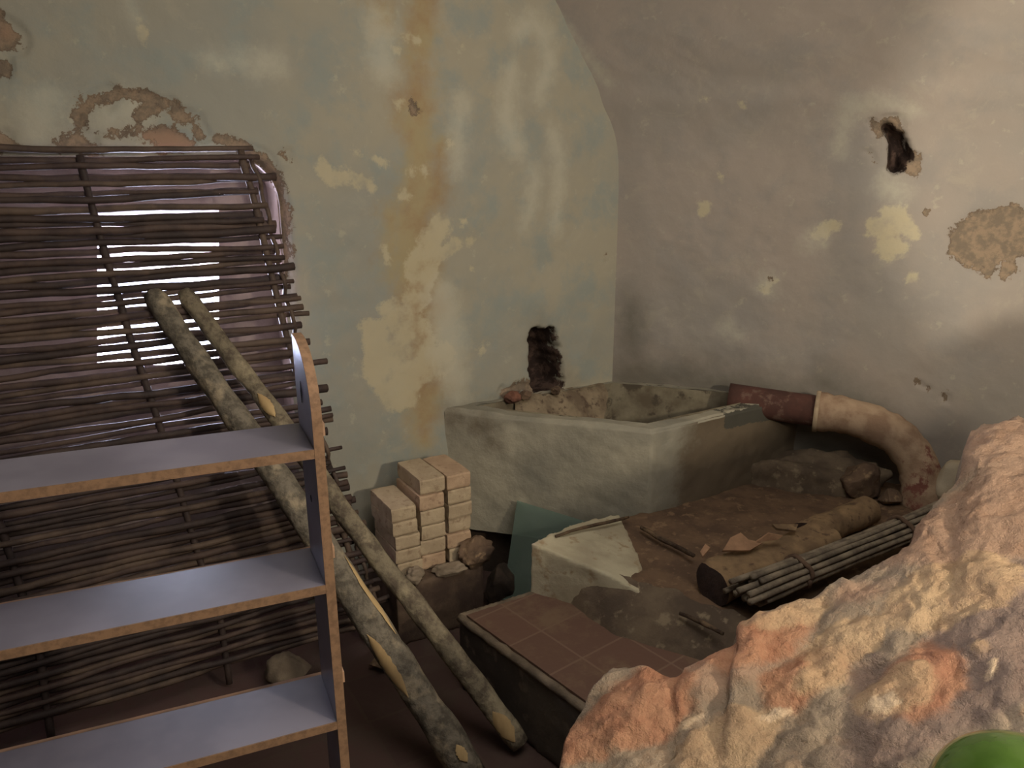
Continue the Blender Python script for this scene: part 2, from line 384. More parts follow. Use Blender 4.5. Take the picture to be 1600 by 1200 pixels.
fa['stain'] = np.maximum(seg_field(U, Z, [[(655, -60, 26), (658, 80, 26), (652, 180, 30), (655, 300, 34), (645, 380, 40), (655, 460, 34), (662, 560, 30), (664, 640, 26), (664, 690, 16)], [(690, 220, 16), (680, 300, 18)],
    [(610, 340, 20), (612, 420, 18)], [(590, -30, 24), (600, 30, 14)]], cA), seg_field(U, Z, [[(395, 560, 5)]], cA))
fa['chalk'] = seg_field(U, Z, [[(812, 45, 13), (835, 32, 14), (855, 55, 12), (862, 100, 12), (845, 150, 10)], [(800, 110, 12), (790, 180, 16), (810, 230, 15)], [(868, 210, 9), (878, 250, 12), (876, 300, 10), (868, 360, 7)],
    [(836, 270, 10), (832, 320, 10), (820, 355, 6)], [(430, 100, 18), (330, 95, 12)], [(590, 30, 20), (600, 110, 20)], [(210, 170, 30), (160, 190, 16)], [(70, 160, 30), (60, 200, 24)], [(720, 160, 12), (712, 260, 14)], [(690, 460, 24), (700, 540, 30), (716, 620, 14)],
    [(200, 0, 1.5), (212, 40, 1.5)]], cA)
fa['dark_tone'] = seg_field(U, Z, [[(842, 500, 22), (852, 560, 34), (860, 600, 34)], [(700, 640, 12), (800, 612, 10), (900, 600, 10)]], cA) - .06  # darker tone around the hole and along the basin top
df = door_field(U, Z)
P_ = np.stack([U, Zc, np.zeros_like(U)], 1)
disp = .016 * fbm(P_, 1.3, 3, 3) + .004 * fbm(P_, 9, 3, 5)
disp *= smoothst(U_C - U, 0, .15)
disp -= .010 * smoothst(fa['loss_shade'] + .03 * fbm(P_, 14, 3, 9), -.01, .012)
disp -= .20 * smoothst(fa['hole'] + .012 * fbm(P_, 18, 3, 2), -.004, .03)
disp -= .05 * smoothst(df, -.045, .0) ** 2 * (df < .03)
P = np.array(P0)[None] + np.outer(U, EU) + np.outer(disp, NA); P[:, 2] = Zc
keep = (df < .004) & (Z < vault_z(np.minimum(U, U_C - .05)) + .08)
structure(np_mesh('wall_left', P, grid_faces(len(us), len(zsn), keep), M_A, fa))

# recess behind the woven screen: side, top, back wall with splayed window
def quad_strip(name, rings, m, closed=False):
    vs = []; fs = []; n = len(rings[0])
    for r in rings: vs += r
    for a in range(len(rings) - 1):
        for k in range(n if closed else n - 1):
            k2 = (k + 1) % n; fs.append((a * n + k, a * n + k2, (a + 1) * n + k2, (a + 1) * n + k))
    return obj(name, vs, fs, m, smooth=False)
rc = [(-2.15, 0), (-2.15, DOOR_T)] + [(DOOR_R - .17 + .17 * math.sin(g), DOOR_T - .17 + .17 * math.cos(g)) for g in np.linspace(0, math.pi / 2, 8)] + [(DOOR_R, 0)]
DEEP = -.32; OUT = -.85
structure(quad_strip('trim_1', [[A(u, -.03, z) for u, z in rc], [A(u + (.03 if u > -2 else 0), DEEP, z + .02) for u, z in rc]], M_PL))
w0 = [uvA(x, y, DEEP) for x, y in ((152, 570), (152, 328), (342, 328), (342, 570))]
w1 = [uvA(x, y, OUT) for x, y in ((168, 562), (168, 440), (334, 440), (334, 562))]
ring_out = [(-2.6, 0), (-2.6, 2.1), (.2, 2.1), (.2, 0)]
structure(quad_strip('wall_recess', [[A(u, DEEP, z) for u, z in ring_out], [A(u, DEEP, z) for u, z in w0]], M_PL, closed=True))
structure(quad_strip('window_1', [[A(u, DEEP, z) for u, z in w0], [A(u, OUT, z) for u, z in w1]], M_PL, closed=True))
uc = sum(u for u, z in w1) / 4; zc = sum(z for u, z in w1) / 4
wl = light('window_light', 'AREA', A(uc, OUT - .06, zc), A(uc, 0, zc), 270, (.68, .74, 1), shape='RECTANGLE', size=.70, size_y=.42)

# ---- right wall rising into the vault
ql = [(U_C, 0.0)]; 
for k in range(1, 165): ql.append((U_C, 1.55 * k / 164))
ql += prof_s[1:]
ql = np.array(ql); ss = np.concatenate([[-.07, -.035], np.arange(0, 2.6, .011), np.arange(2.62, 7.4, .08)])
SS, I = np.meshgrid(ss, np.arange(len(ql)), indexing='ij'); SS = SS.ravel(); I = I.ravel()
UU = ql[I, 0]; ZZ = ql[I, 1]
cB = lambda x, y: svB(x, y)
fb = {}
fb['hole'] = seg_field(SS, ZZ, [[(1396, 200, 12), (1407, 222, 18), (1405, 245, 21), (1402, 258, 19)], [(1412, 212, 12), (1418, 245, 15)]], cB) - .010
fb['loss_shade'] = np.maximum(seg_field(SS, ZZ, [[(1376, 190, 8), (1378, 208, 8)], [(1400, 192, 14), (1410, 205, 12)], [(1425, 250, 14), (1432, 272, 7)], [(1364, 240, 4), (1367, 254, 3)],
    [(1510, 370, 26), (1540, 355, 30), (1580, 350, 34), (1620, 360, 34)], [(1505, 385, 24), (1540, 395, 30), (1575, 380, 30)], [(1545, 425, 14), (1545, 440, 6)], [(1575, 420, 16), (1568, 428, 12)], [(1640, 390, 40)],
    [(1445, 328, 5)], [(1436, 596, 5)], [(1450, 606, 3)], [(1476, 620, 4), (1478, 626, 3)], [(1205, 437, 3)]], cB), -9)
fb['red'] = seg_field(SS, ZZ, [[(1405, 245, 2)]], cB) - .1
fb['pale'] = seg_field(SS, ZZ, [[(1100, 322, 11), (1098, 330, 9)], [(1127, 275, 4), (1129, 283, 2)], [(1370, 355, 20), (1395, 345, 26), (1420, 360, 16)], [(1385, 390, 20), (1400, 385, 18)], [(1424, 434, 8)], [(1128, 157, 5)], [(1183, 168, 4)], [(1195, 452, 8), (1212, 440, 6)], [(1275, 370, 12), (1300, 352, 9)]], cB)
fb['chalk'] = seg_field(SS, ZZ, [[(1318, 235, 9), (1322, 200, 12), (1345, 172, 16), (1390, 162, 14), (1440, 172, 10)], [(1275, 372, 16), (1260, 385, 10)], [(1135, 510, 10), (1150, 525, 8)], [(1200, 445, 16)],
    [(932, -20, 10), (962, 60, 10), (985, 130, 8)], [(1380, 285, 14), (1400, 300, 18)]], cB)
fb['stain'] = seg_field(SS, ZZ, [[(1395, 365, 24)], [(1530, 560, 6)]], cB) - .05
fb['dark_tone'] = seg_field(SS, ZZ, [[(975, 590, 60), (1100, 600, 50), (1250, 615, 40)], [(985, 480, 30), (990, 560, 40)], [(1290, 600, 40), (1360, 640, 40)], [(1240, 700, 90), (1350, 740, 90)], [(1240, 700, 60), (1350, 740, 60)]], cB) - .04  # darker tone low on the wall by the corner, basin and pipe
P2 = np.stack([SS, ZZ, UU], 1)
disp = (.016 * fbm(P2, 1.2, 3, 13) + .004 * fbm(P2, 9, 3, 15)) * smoothst(SS, 0, .15)
disp -= .010 * smoothst(fb['loss_shade'] + .03 * fbm(P2, 14, 3, 9), -.01, .012)
disp -= .13 * smoothst(fb['hole'] + .01 * fbm(P2, 18, 3, 2), -.006, .03)
base = np.array(P0)[None] + np.outer(UU, EU) + np.outer(SS, DB); base[:, 2] = ZZ
low = smoothst(UU, .3, U_C)      # displace along the wall normal low down, upward in the vault
P = base + np.outer(disp * low, NB); P[:, 2] -= disp * (1 - low)
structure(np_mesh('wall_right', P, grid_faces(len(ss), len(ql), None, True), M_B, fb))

# ---- floor and the walls out of frame
g = 9.0
structure(obj('floor', [(-6, -3, 0), (8, -3, 0), (8, 6, 0), (-6, 6, 0)], [(0, 1, 2, 3)], M_FLOOR, smooth=False))
bl = P0 + EU * -4.8; br_ = bl + DB * 7.3; rr = CORNER + DB * 7.3
structure(obj('wall_far_left', [bl, br_, br_ + Vector((0, 0, 1.9)), bl + Vector((0, 0, 1.9))], [(0, 1, 2, 3)], M_B, smooth=False))
endp = [P0 + DB * 7.3 + EU * u + Vector((0, 0, z)) for u, z in prof]
structure(obj('wall_back', [rr, br_] + endp[::-1], [tuple(range(len(endp) + 2))], M_B, smooth=False))

# ------------------------------------------------------------------ basin in the corner
ZB = .795
b_l = Vector((-.296, 3.367)); b_f = Vector((.572, 3.08)); b_r = Vector((1.334, 3.559)); b_c = Vector((CORNER.x, CORNER.y))
def subdiv_quad(vs, fs, a, b, c, d, n, m_):
    o0 = len(vs)
    for i in range(n + 1):
        for j in range(m_ + 1):
            s_, t_ = i / n, j / m_; vs.append(((1 - s_) * (1 - t_)) * a + (s_ * (1 - t_)) * b + (s_ * t_) * c + ((1 - s_) * t_) * d)
    for i in range(n):
        for j in range(m_):
            q = o0 + i * (m_ + 1) + j; fs.append((q, q + m_ + 1, q + m_ + 2, q + 1))
def inset(poly, ds):
    n = len(poly); out = []
    for i in range(n):
        p0, p1, p2 = poly[i - 1], poly[i], poly[(i + 1) % n]
        e1 = (p1 - p0).normalized(); e2 = (p2 - p1).normalized()
        n1 = Vector((-e1.y, e1.x)); n2 = Vector((-e2.y, e2.x)); a = p1 + n1 * ds[i - 1]; b = p1 + n2 * ds[i]
        den = e1.x * e2.y - e1.y * e2.x; tt = ((b.x - a.x) * e2.y - (b.y - a.y) * e2.x) / den
        out.append(a + e1 * tt)
    return out
outer = [b_l, b_f, b_r, b_c]               # counter-clockwise seen from above
inner = inset(outer, [.075, .075, .045, .035])
def v3(p, z): return Vector((p.x, p.y, z))
vs = []; fs = []
ZV = .235
for i in (0, 1):
    j = i + 1; subdiv_quad(vs, fs, v3(outer[i], ZV), v3(outer[j], ZV), v3(outer[j], ZB), v3(outer[i], ZB), 70, 50)
subdiv_quad(vs, fs, v3(outer[0], ZV), v3(outer[1], ZV), v3(inset(outer, [.06] * 4)[1], ZV), v3(inset(outer, [.06] * 4)[0], ZV), 4, 2)
for i in range(4):
    j = (i + 1) % 4
    subdiv_quad(vs, fs, v3(outer[i], ZB), v3(outer[j], ZB), v3(inner[j], ZB), v3(inner[i], ZB), 70, 6)
bm = bmesh.new()
bv = [bm.verts.new(v) for v in vs]
for f in fs: bm.faces.new([bv[k] for k in f])
bmesh.ops.remove_doubles(bm, verts=bm.verts, dist=.0015); bmesh.ops.recalc_face_normals(bm, faces=bm.faces)
bm.normal_update()
for v in bm.verts:
    p = v.co; nn = v.normal.copy(); d = .010 * mn.fractal(p * 3, 1, 2, 3) + .0035 * mn.noise(p * 22)
    edge = (abs(p.z - ZB) < .001) and nn.z < .95
    v.co += nn * (d - (.012 if edge else 0)) + Vector((0, 0, .006 * mn.noise(p * 5) - (.0 if not edge else .004)))
me = bpy.data.meshes.new('basin_walls'); bm.to_mesh(me); bm.free(); me.polygons.foreach_set('use_smooth', [True] * len(me.polygons))
co = np.zeros(len(me.vertices) * 3); me.vertices.foreach_get('co', co); co = co.reshape(-1, 3)
# brown dirt on the face by the pipe and low down; broken patch near the pipe
f2 = (b_r - b_f).normalized(); s2 = (co[:, 0] - b_f.x) * f2.x + (co[:, 1] - b_f.y) * f2.y
f1 = (b_f - b_l).normalized(); n1 = Vector((f1.y, -f1.x)); d1 = (co[:, 0] - b_f.x) * n1.x + (co[:, 1] - b_f.y) * n1.y  # distance from face one
onf2 = (s2 > .0) & (d1 < -.004)
dirt = np.where(onf2, np.minimum(s2 - .16, .9), -.5) + np.where(onf2, (.62 - co[:, 2]) * .25, 0)
dirt = np.where(co[:, 2] > ZB - .012, -.4, dirt)
for (bx, by, br3) in ((757, 664, .035), (768, 690, .02), (705, 655, .03), (1035, 805, .02)):
    q = at_plane(bx, by, Vector((b_f.x, b_f.y, 0)), Vector((n1.x, n1.y, 0))); dirt = np.maximum(dirt, br3 - np.linalg.norm(co - np.array(q), axis=1))
brk = np.where(onf2, np.minimum(s2 - .42, np.minimum(co[:, 2] - .715, ZB - .004 - co[:, 2] + .0)), -.3)
for nm, arr in (('dirt', dirt), ('broken', brk)):
    at = me.attributes.new(nm, 'FLOAT', 'POINT'); at.data.foreach_set('value', arr.astype(np.float32))
basin = thing('masonry_basin', 'square grey cement-rendered basin built into the corner under the wall hole', 'basin', (b_f.x, b_f.y, 0))
walls = link('basin_walls', me, M_BASIN); under(walls, basin)
vs = []; fs = []
for i in range(4):
    j = (i + 1) % 4; subdiv_quad(vs, fs, v3(inner[i], .40), v3(inner[j], .40), v3(inner[j], ZB), v3(inner[i], ZB), 30, 14)
subdiv_quad(vs, fs, v3(inner[0], .42), v3(inner[1], .42), v3(inner[2], .42), v3(inner[3], .42), 20, 20)
vs = [v + Vector((.006 * mn.noise(v * 9), .006 * mn.noise(v * 9 + Vector((5, 0, 0))), 0)) for v in vs]
under(obj('basin_lining', vs, fs, M_BASIN_IN), basin)
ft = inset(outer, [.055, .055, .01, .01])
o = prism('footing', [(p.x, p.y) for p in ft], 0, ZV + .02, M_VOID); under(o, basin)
# spilled mortar slope inside the back-left corner of the basin
ms = [at_z(815, 622, ZB), at_z(880, 606, ZB), at_z(960, 598, ZB)]
vs = []; n = 26
top0, top1 = onA(800, 620, .02), onA(940, 590, .02)
for i in range(n + 1):
    for j in range(9):
        s_ = i / n; t_ = j / 8; p = top0.lerp(top1, s_); p.z = ZB + .012 * math.sin(math.pi * s_) * (1 - t_) + .004
        q = p + NA * (.16 * math.sin(math.pi * min(s_ * .9 + .08, 1)) + .05) * t_; q.z = p.z - .26 * t_ ** 1.6 * math.sin(math.pi * min(s_ * .85 + .1, 1)) - .01
        q += Vector((.012, .012, .018)) * mn.fractal(q * 14, 1, 2, 4); vs.append(q)
fs = [(i * 9 + j, (i + 1) * 9 + j, (i + 1) * 9 + j + 1, i * 9 + j + 1) for i in range(n) for j in range(8)]
under(obj('mortar_spill', vs, fs, simple('crumbly_mortar', (138, 124, 102), (104, 90, 74), 10, bump=.7, c3=(84, 70, 58))), basin)['label'] = 'brown crumbly mortar spill under the wall hole'
for k, (px, py, sx, sy, sz) in enumerate([(800, 607, .045, .035, .03), (822, 612, .035, .03, .022), (868, 598, .03, .03, .022)]):
    c = onA(px, py, .06); c.z = ZB + .02
    tag(stone('mortar_fragment', c, (sx, sy, sz), M_ROCK if k else simple('reddish_fragment', (120, 82, 66), (92, 64, 54), 14, bump=.8), seed=31 + k, rot=k), ['reddish brown fragment on the basin rim, leftmost beside the wall hole', 'brown fragment on the basin rim directly below the wall hole', 'small brown fragment on the basin rim at the right foot of the wall hole'][k], 'rubble')

# ------------------------------------------------------------------ ledge, bench
led = [(.084, 2.666), (.25, 2.875), (.53, 3.085), (.572, 3.12), (1.32, 3.57), (2.9, 3.05), (2.4, 2.3), (1.4, 1.95), (.95, 2.15), (.56, 2.40)]
lz = [.48, .46, .425, .42, .42, .43, .40, .38, .38, .41]
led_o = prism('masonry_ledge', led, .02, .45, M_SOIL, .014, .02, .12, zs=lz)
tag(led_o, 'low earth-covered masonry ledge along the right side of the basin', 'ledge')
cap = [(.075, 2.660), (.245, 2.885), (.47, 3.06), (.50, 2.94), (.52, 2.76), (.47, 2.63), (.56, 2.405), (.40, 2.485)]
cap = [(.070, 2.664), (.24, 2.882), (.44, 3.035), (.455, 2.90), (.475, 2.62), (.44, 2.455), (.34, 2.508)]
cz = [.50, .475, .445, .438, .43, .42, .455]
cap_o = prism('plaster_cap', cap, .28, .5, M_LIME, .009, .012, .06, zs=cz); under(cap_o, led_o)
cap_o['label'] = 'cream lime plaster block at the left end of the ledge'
e0 = [(.20, 2.590), (.34, 2.508), (.47, 2.44), (.62, 2.355), (.85, 2.22), (1.15, 2.04)]
vs = []; fs = []
for i in range(41):
    f = i / 40 * (len(e0) - 1); j = min(int(f), len(e0) - 2); p = Vector(e0[j]).lerp(Vector(e0[j + 1]), f - j)
    for k in range(13):
        t_ = k / 12; ww = .03 + .11 * min(1, i / 12); q = Vector((p.x - .49 * ww * t_ * 1.2 + .02, p.y - .87 * ww * t_ * 1.2 + .03, (.455 - .05 * i / 40) * (1 - t_) + .27 * t_ + .02 * math.sin(math.pi * t_)))
        q += Vector((.012, .012, .014)) * mn.fractal(q * 12, 1, 2, 4); vs.append(q)
fs = [(i * 13 + k, (i + 1) * 13 + k, (i + 1) * 13 + k + 1, i * 13 + k + 1) for i in range(40) for k in range(12)]
o = under(obj('earth_slope', vs, fs, M_SLOPE), led_o); o['label'] = 'dark earthen slope down to the bench'
mc = onB(1262, 735, .13); mound = stone('earth_mound', (mc.x, mc.y, .40), (.36, .13, .25), M_SLOPE, 51, -.32, 5, .35); under(mound, led_o); mound['label'] = 'dark earth heaped against the wall under the pipe'
bench = thing('tiled_bench', 'low dark bench topped with reddish terracotta tiles in the middle foreground', 'bench', (.1, 2.2, 0))
bp = [(-.193, 2.51), (.225, 1.997), (.62, 1.52), (1.35, 1.9), (.56, 2.46), (.10, 2.70)]
under(prism('bench_body', bp, 0, .285, M_BENCH, .016, .008, .1), bench)
tp = [Vector(p) for p in bp]
ti = inset(tp, [.022, .022, 0, 0, 0, .022])
o = prism('tile_top', [(p.x, p.y) for p in ti], .27, .3, M_TILE); under(o, bench)
def bar(a, b, w_, h_, name, m, root, seed=0):
    n = 40; pts = [a.lerp(b, i / n) + Vector((.003 * mn.noise(Vector((i * .6, seed, 0))), .003 * mn.noise(Vector((i * .6, seed, 4))), .003 * mn.noise(Vector((i * .7, seed, 9))))) for i in range(n + 1)]
    o = tube(name, pts, [w_ * (1 + .25 * mn.noise(Vector((i * .8, seed, 2)))) for i in range(n + 1)], m, root, sides=8); return o
bar(Vector((-.185, 2.505, .289)), Vector((.6, 1.545, .289)), .015, .01, 'nosing', M_RIMW, bench, 1)
bar(Vector((-.185, 2.505, .289)), Vector((.09, 2.665, .289)), .015, .01, 'nosing', M_RIMW, bench, 2)

# ------------------------------------------------------------------ pipe
pipe = thing('clay_pipe', 'clay pipe with dark red section and limewashed elbow bending from basin rim to ledge', 'pipe', (1.6, 3.4, .42))
pa = B(.36, .10, ZB + .005); pb = B(.80, .12, ZB - .02)
pa = at_plane(1138, 622, CORNER, NB, .12); pb = at_plane(1278, 643, CORNER, NB, .13)
tube('straight_section', [pa.lerp(pb, k / 12) for k in range(13)], .070, M_RED, pipe, sides=28)['label'] = 'dark red clay section'
pts = [pb + (pa - pb) * .02, at_plane(1315, 648, CORNER, NB, .14), at_plane(1362, 662, CORNER, NB, .15), at_plane(1408, 688, CORNER, NB, .17), at_plane(1436, 732, CORNER, NB, .20), at_plane(1438, 775, CORNER, NB, .23)]
q = pts[-1].copy(); pts.append(Vector((q.x + .005, q.y - .005, .42)))
cp = interp(pts, 8)
rad = [.083 + .0 * i for i in range(len(cp))]; rad = [.082 if i > 4 else .086 for i in range(len(cp))]
el = tube('elbow', cp, rad, M_ELBOW, pipe, sides=30, rough=.10, seed=3)
wear = []
for v in el.data.vertices:
    k = min(range(len(cp)), key=lambda i: (v.co - cp[i]).length); wear.append(max(-.2, k / len(cp) - .62) - (v.co.z - cp[k].z) * .8)
at = el.data.attributes.new('wear', 'FLOAT', 'POINT'); at.data.foreach_set('value', wear)
dr = (cp[1] - cp[0]).normalized()
tube('collar', [cp[0] - dr * .006, cp[0] + dr * .012], .093, simple('pale_collar', (188, 168, 140), (160, 140, 116), 20), pipe, sides=30)
tag(stone('stone_chunk', Vector((*at_z(1352, 745, .52).xy, .50)), (.10, .09, .085), M_ROCK, 4, .4), 'angular brown stone chunk on the ledge inside the bend of the pipe', 'stone')
tag(stone('stone_chunk', Vector((*at_z(1390, 775, .46).xy, .455)), (.06, .05, .045), M_ROCK, 14, 1.2), 'smaller dark stone on the ledge tight against the foot of the pipe', 'stone')
c = at_z(1492, 738, .62)
tag(stone('pale_stone', Vector((*onB(1500, 740, .25).xy, .50)), (.10, .11, .15), M_PALER, 23, .3), 'pale squared stone standing on the ledge right of the pipe foot', 'stone')

# ------------------------------------------------------------------ logs, bark, sticks
def logobj(name, a, b, r0, r1, label, m, seed, cut=None, endm=M_ENDG):
    root = thing(name, label, 'log', a)
    n = 26; d = (b - a).normalized(); pts = [a.lerp(b, i / n) for i in range(n + 1)]
    vs, fs = tube_data(pts, [r0 + (r1 - r0) * i / n for i in range(n + 1)], 26, .16, seed)
    if cut is not None:        # flattened split face: push everything above the plane down
        cn, cd = cut; vs2 = []
        for i, v in enumerate(vs):
            c0 = pts[min(i // 26, n)]; h = (v - c0).dot(cn)
            lim = cd + .010 * mn.fractal(v * 16, 1, 2, 3)
            vs2.append(v - cn * (h - lim) if h > lim else v)
        vs = vs2
    under(obj('log_wood', vs, fs[:-2], m), root)
    ev = [vs[k] for k in range(26)]; cc = sum(ev, Vector()) / 26
    under(obj('end_grain', ev + [cc - d * .004], [(k, 26, (k + 1) % 26) for k in range(26)], endm), root)
    ev = vs[-26:]; cc = sum(ev, Vector()) / 26
    under(obj('end_grain', ev + [cc + d * .004], [(k, (k + 1) % 26, 26) for k in range(26)], endm), root)
    return root
a = Vector((*at_z(1112, 912, .475).xy, .475)); b = Vector((*at_z(1290, 838, .50).xy, .495))
logobj('split_log', a, b, .075, .068, 'split log with orange-brown wood and dark end facing the bench', M_LOGW, 5, (Vector((-.25, -.3, .92)).normalized(), .045))
a2 = Vector((*at_z(1258, 838, .48).xy, .475)); b2 = Vector((*at_z(1345, 800, .48).xy, .475))
logobj('round_log', b2 + (b2 - a2) * .15, a2, .056, .060, 'shorter round brown log lying behind the split log towards the pipe', M_LOGW, 9)
def shard(name, pts, th, m, label):
    vs = [Vector(p) for p in pts]; n = len(vs); nrm = (vs[1] - vs[0]).cross(vs[2] - vs[0]).normalized() * th
    vs2 = vs + [v - nrm for v in vs]; fs = [tuple(range(n)), tuple(range(n, 2 * n))[::-1]] + [(i, (i + 1) % n, n + (i + 1) % n, n + i) for i in range(n)]
    return tag(obj(name, vs2, fs, m, smooth=False), label, 'bark')
M_SH = simple('orange_bark', (160, 126, 98), (136, 106, 82), 16, bump=.5)
shard('bark_shard', [at_z(1128, 862, .56), at_z(1140, 842, .58), at_z(1156, 834, .585), at_z(1168, 845, .57), at_z(1190, 850, .56), at_z(1170, 862, .55)], .008, M_SH, 'broad brown bark shard peeling from the left top of the split log')
shard('bark_shard', [at_z(1180, 846, .57), at_z(1200, 832, .60), at_z(1222, 836, .585), at_z(1214, 842, .575)], .007, M_SH, 'thin pointed orange splinter sticking up from the middle of the split log')
shard('bark_shard', [at_z(1206, 822, .575), at_z(1246, 822, .57), at_z(1242, 832, .56), at_z(1212, 828, .565)], .010, M_LOGW, 'narrow brown splinter lying where the two logs meet')
shard('bark_shard', [at_z(1094, 864, .56), at_z(1102, 852, .575), at_z(1110, 858, .57), at_z(1098, 872, .56)], .008, M_SH, 'tiny orange bark chip at the dark end of the split log')

bundle = thing('stick_bundle', 'bundle of straight grey sticks tied with two bands, lying in front of the logs', 'sticks', at_z(1170, 925, .45))
sa = Vector((*at_z(1166, 926, .50).xy, .50)); sb = Vector((*at_z(1464, 812, .52).xy, .53)); sd = (sb - sa).normalized()
side = sd.cross(Vector((0, 0, 1))).normalized(); upv = side.cross(sd)
rs = random.Random(3); hexp = []
for ring, nn_ in ((0, 1), (1, 6), (2, 12)):
    for k in range(nn_):
        g = 2 * math.pi * k / nn_ + ring * .3; hexp.append((ring * .0215 * math.cos(g), ring * .0215 * math.sin(g) * .92))
for k, (x, y) in enumerate(hexp):
    r = rs.uniform(.0085, .0115); st = rs.uniform(-.05, .05); n = 16; pts = []
    for i in range(n + 1):
        f = i / n; fan = 1 + .18 * (2 * f - 1) ** 2
        pts.append(sa + sd * (st + f * ((sb - sa).length + .15)) + side * (x * fan) + upv * (y * fan) + Vector((.0035 * mn.noise(Vector((k * 3.1, f * 7, 0))), 0, .0035 * mn.noise(Vector((k * 3.1, f * 7, 5))))))
    o = tube('stick', pts, [r * (1 - .2 * i / n) for i in range(n + 1)], M_TWIG, bundle, sides=8, rough=.2, seed=k)
    e = tube('cut_end', [pts[0] - sd * .005, pts[0] + sd * .003], r * 1.12, M_TWEND, bundle, sides=8); 
    e.parent = o; e.matrix_parent_inverse = Matrix.Translation(bundle.location).inverted()
    e['label'] = 'pale cut end'
for f in (.24, .78):
    c0 = sa + sd * ((sb - sa).length * f)
    for dd in (0,):
        pts = [c0 + sd * (.006 * math.sin(k)) + side * (.056 * math.cos(2 * math.pi * k / 24)) + upv * (.053 * math.sin(2 * math.pi * k / 24)) for k in range(25)]
        tube('withy_band', pts, .009, M_BAND, bundle, sides=6)
def twig(px, z, r, label, m=M_BARKD):
    pts = interp([at_z(x, y, z_) for (x, y), z_ in zip(px, z)], 6); n = len(pts)
    return tag(tube('twig', pts, [r * (.6 + .4 * math.sin(math.pi * (.15 + .7 * i / n))) for i in range(n)], m, sides=7, rough=.3), label, 'twig')
twig([(1002, 824), (1030, 840), (1062, 856), (1084, 868)], [.455, .455, .455, .46], .010, 'dark curved twig between the plaster block and the split log')
twig([(868, 838), (905, 826), (945, 817), (982, 808)], [.495, .492, .485, .47], .007, 'thin dark twig on the back edge of the plaster block at the glass')
twig([(1062, 958), (1095, 972), (1130, 990)], [.41, .41, .41], .008, 'short dark edge strip by the stick ends near the rubble wall')  # thin dark strip added for an edge line, not a loose twig

# ------------------------------------------------------------------ bricks
def brick(c, l, w_, h_, seed, m, name='brick'):
    bm = bmesh.new(); bmesh.ops.create_cube(bm, size=1)
    for v in bm.verts: v.co = Vector((v.co.x * w_, v.co.y * l, v.co.z * h_))
    bmesh.ops.subdivide_edges(bm, edges=bm.edges, cuts=7, use_grid_fill=True)
    for v in bm.verts:
        p = v.co; ex = (abs(abs(p.x) - w_ / 2) < 1e-4) + (abs(abs(p.y) - l / 2) < 1e-4) + (abs(abs(p.z) - h_ / 2) < 1e-4)
        s_ = 1 - (.02 if ex == 2 else .04 if ex == 3 else 0); q = p * s_
        q += Vector((mn.noise(p * 30 + Vector((seed, 0, 0))), mn.noise(p * 30 + Vector((0, seed, 0))), mn.noise(p * 30 + Vector((0, 0, seed))))) * .0022
        q += Vector((mn.noise(p * 9 + Vector((seed, 3, 0))), mn.noise(p * 9 + Vector((7, seed, 0))), 0)) * .0025; v.co = q
    me = bpy.data.meshes.new(name); bm.to_mesh(me); bm.free()
    o = link(name, me, m); o.location = c
    o.rotation_euler = (0, 0, math.atan2(EU.y, EU.x) + math.radians(random.Random(seed).uniform(-1.2, 1.2))); return o
front = at_z(612, 797, .556); u0 = (front - P0).dot(EU); v0 = (front - P0).dot(NA)
BL = min(.235, v0 - .03)
BZ = .262
ords = ['top', 'second', 'third', 'fourth', 'fifth', 'sixth']
cols = [('left', u0 + .056, .0585, 5, 0, .02), ('middle', u0 + .056 + .117, .0645, 6, .012, 0), ('right', u0 + .056 + .233, .0645, 6, .012, 0)]
for ci, (cn, uu, hh, cnt, extra, dv) in enumerate(cols):
    for k in range(cnt):
        zz = BZ + hh * (k + .5); h_ = hh - .003; r_ = random.Random(ci * 10 + k)
        c = A(uu + r_.uniform(-.005, .005) + (.010 if (k < 2 and ci == 0) else 0), v0 - BL / 2 + r_.uniform(-.006, .006), zz)
        o = brick(c, BL, .106 + r_.uniform(-.003, .002), h_, ci * 17 + k * 3 + 1, M_BRICK2 if (ci == 2 and k in (5, 1)) or (ci == 1 and k in (0, 4)) else M_BRICK)
        if k == cnt - 1: pos = 'topmost brick'
        elif k == 0: pos = 'bottom brick'
        else: pos = ords[cnt - 1 - k] + ' brick from the top'
        tag(o, 'pale %s in the %s column of the stack beside the basin' % (pos, cn), 'brick', 'pale bricks stacked beside the basin')
# dark block the stack stands on, rubble next to it
pb0 = [A(u0 - .02, v0 - BL - .02, 0), A(u0 + .36, v0 - BL - .02, 0), A(u0 + .36, v0 + .07, 0), A(u0 - .02, v0 + .07, 0)]
tag(prism('base_block', [(p.x, p.y) for p in pb0], 0, BZ - .002, M_DARKBL, .012, .006, .05), 'dark earthy block under the stack of pale bricks', 'block')
tag(stone('rock_lump', A(u0 + .335, v0 + .045, BZ + .045), (.095, .062, .062), M_ROCK, 8, .7, rough=.5), 'craggy brown rock lump at the right foot of the brick stack', 'rock')
tag(stone('rock_lump', A(u0 + .20, v0 + .055, BZ + .018), (.085, .04, .03), M_ROCK2, 12, .2, rough=.4), 'flat crumbly mortar lump in front of the brick stack', 'rock')
tag(stone('rock_lump', A(u0 + .07, v0 + .055, BZ + .025), (.045, .04, .035), M_ROCK2, 15, .8, rough=.4), 'small rounded lump at the left foot of the brick stack by the pole', 'rock')
tag(stone('rock_lump', A(u0 + .47, v0 + .0, .10), (.07, .07, .11), M_VOID, 19, .8), 'dark upright stone on the floor between brick stack and glass pane', 'rock')

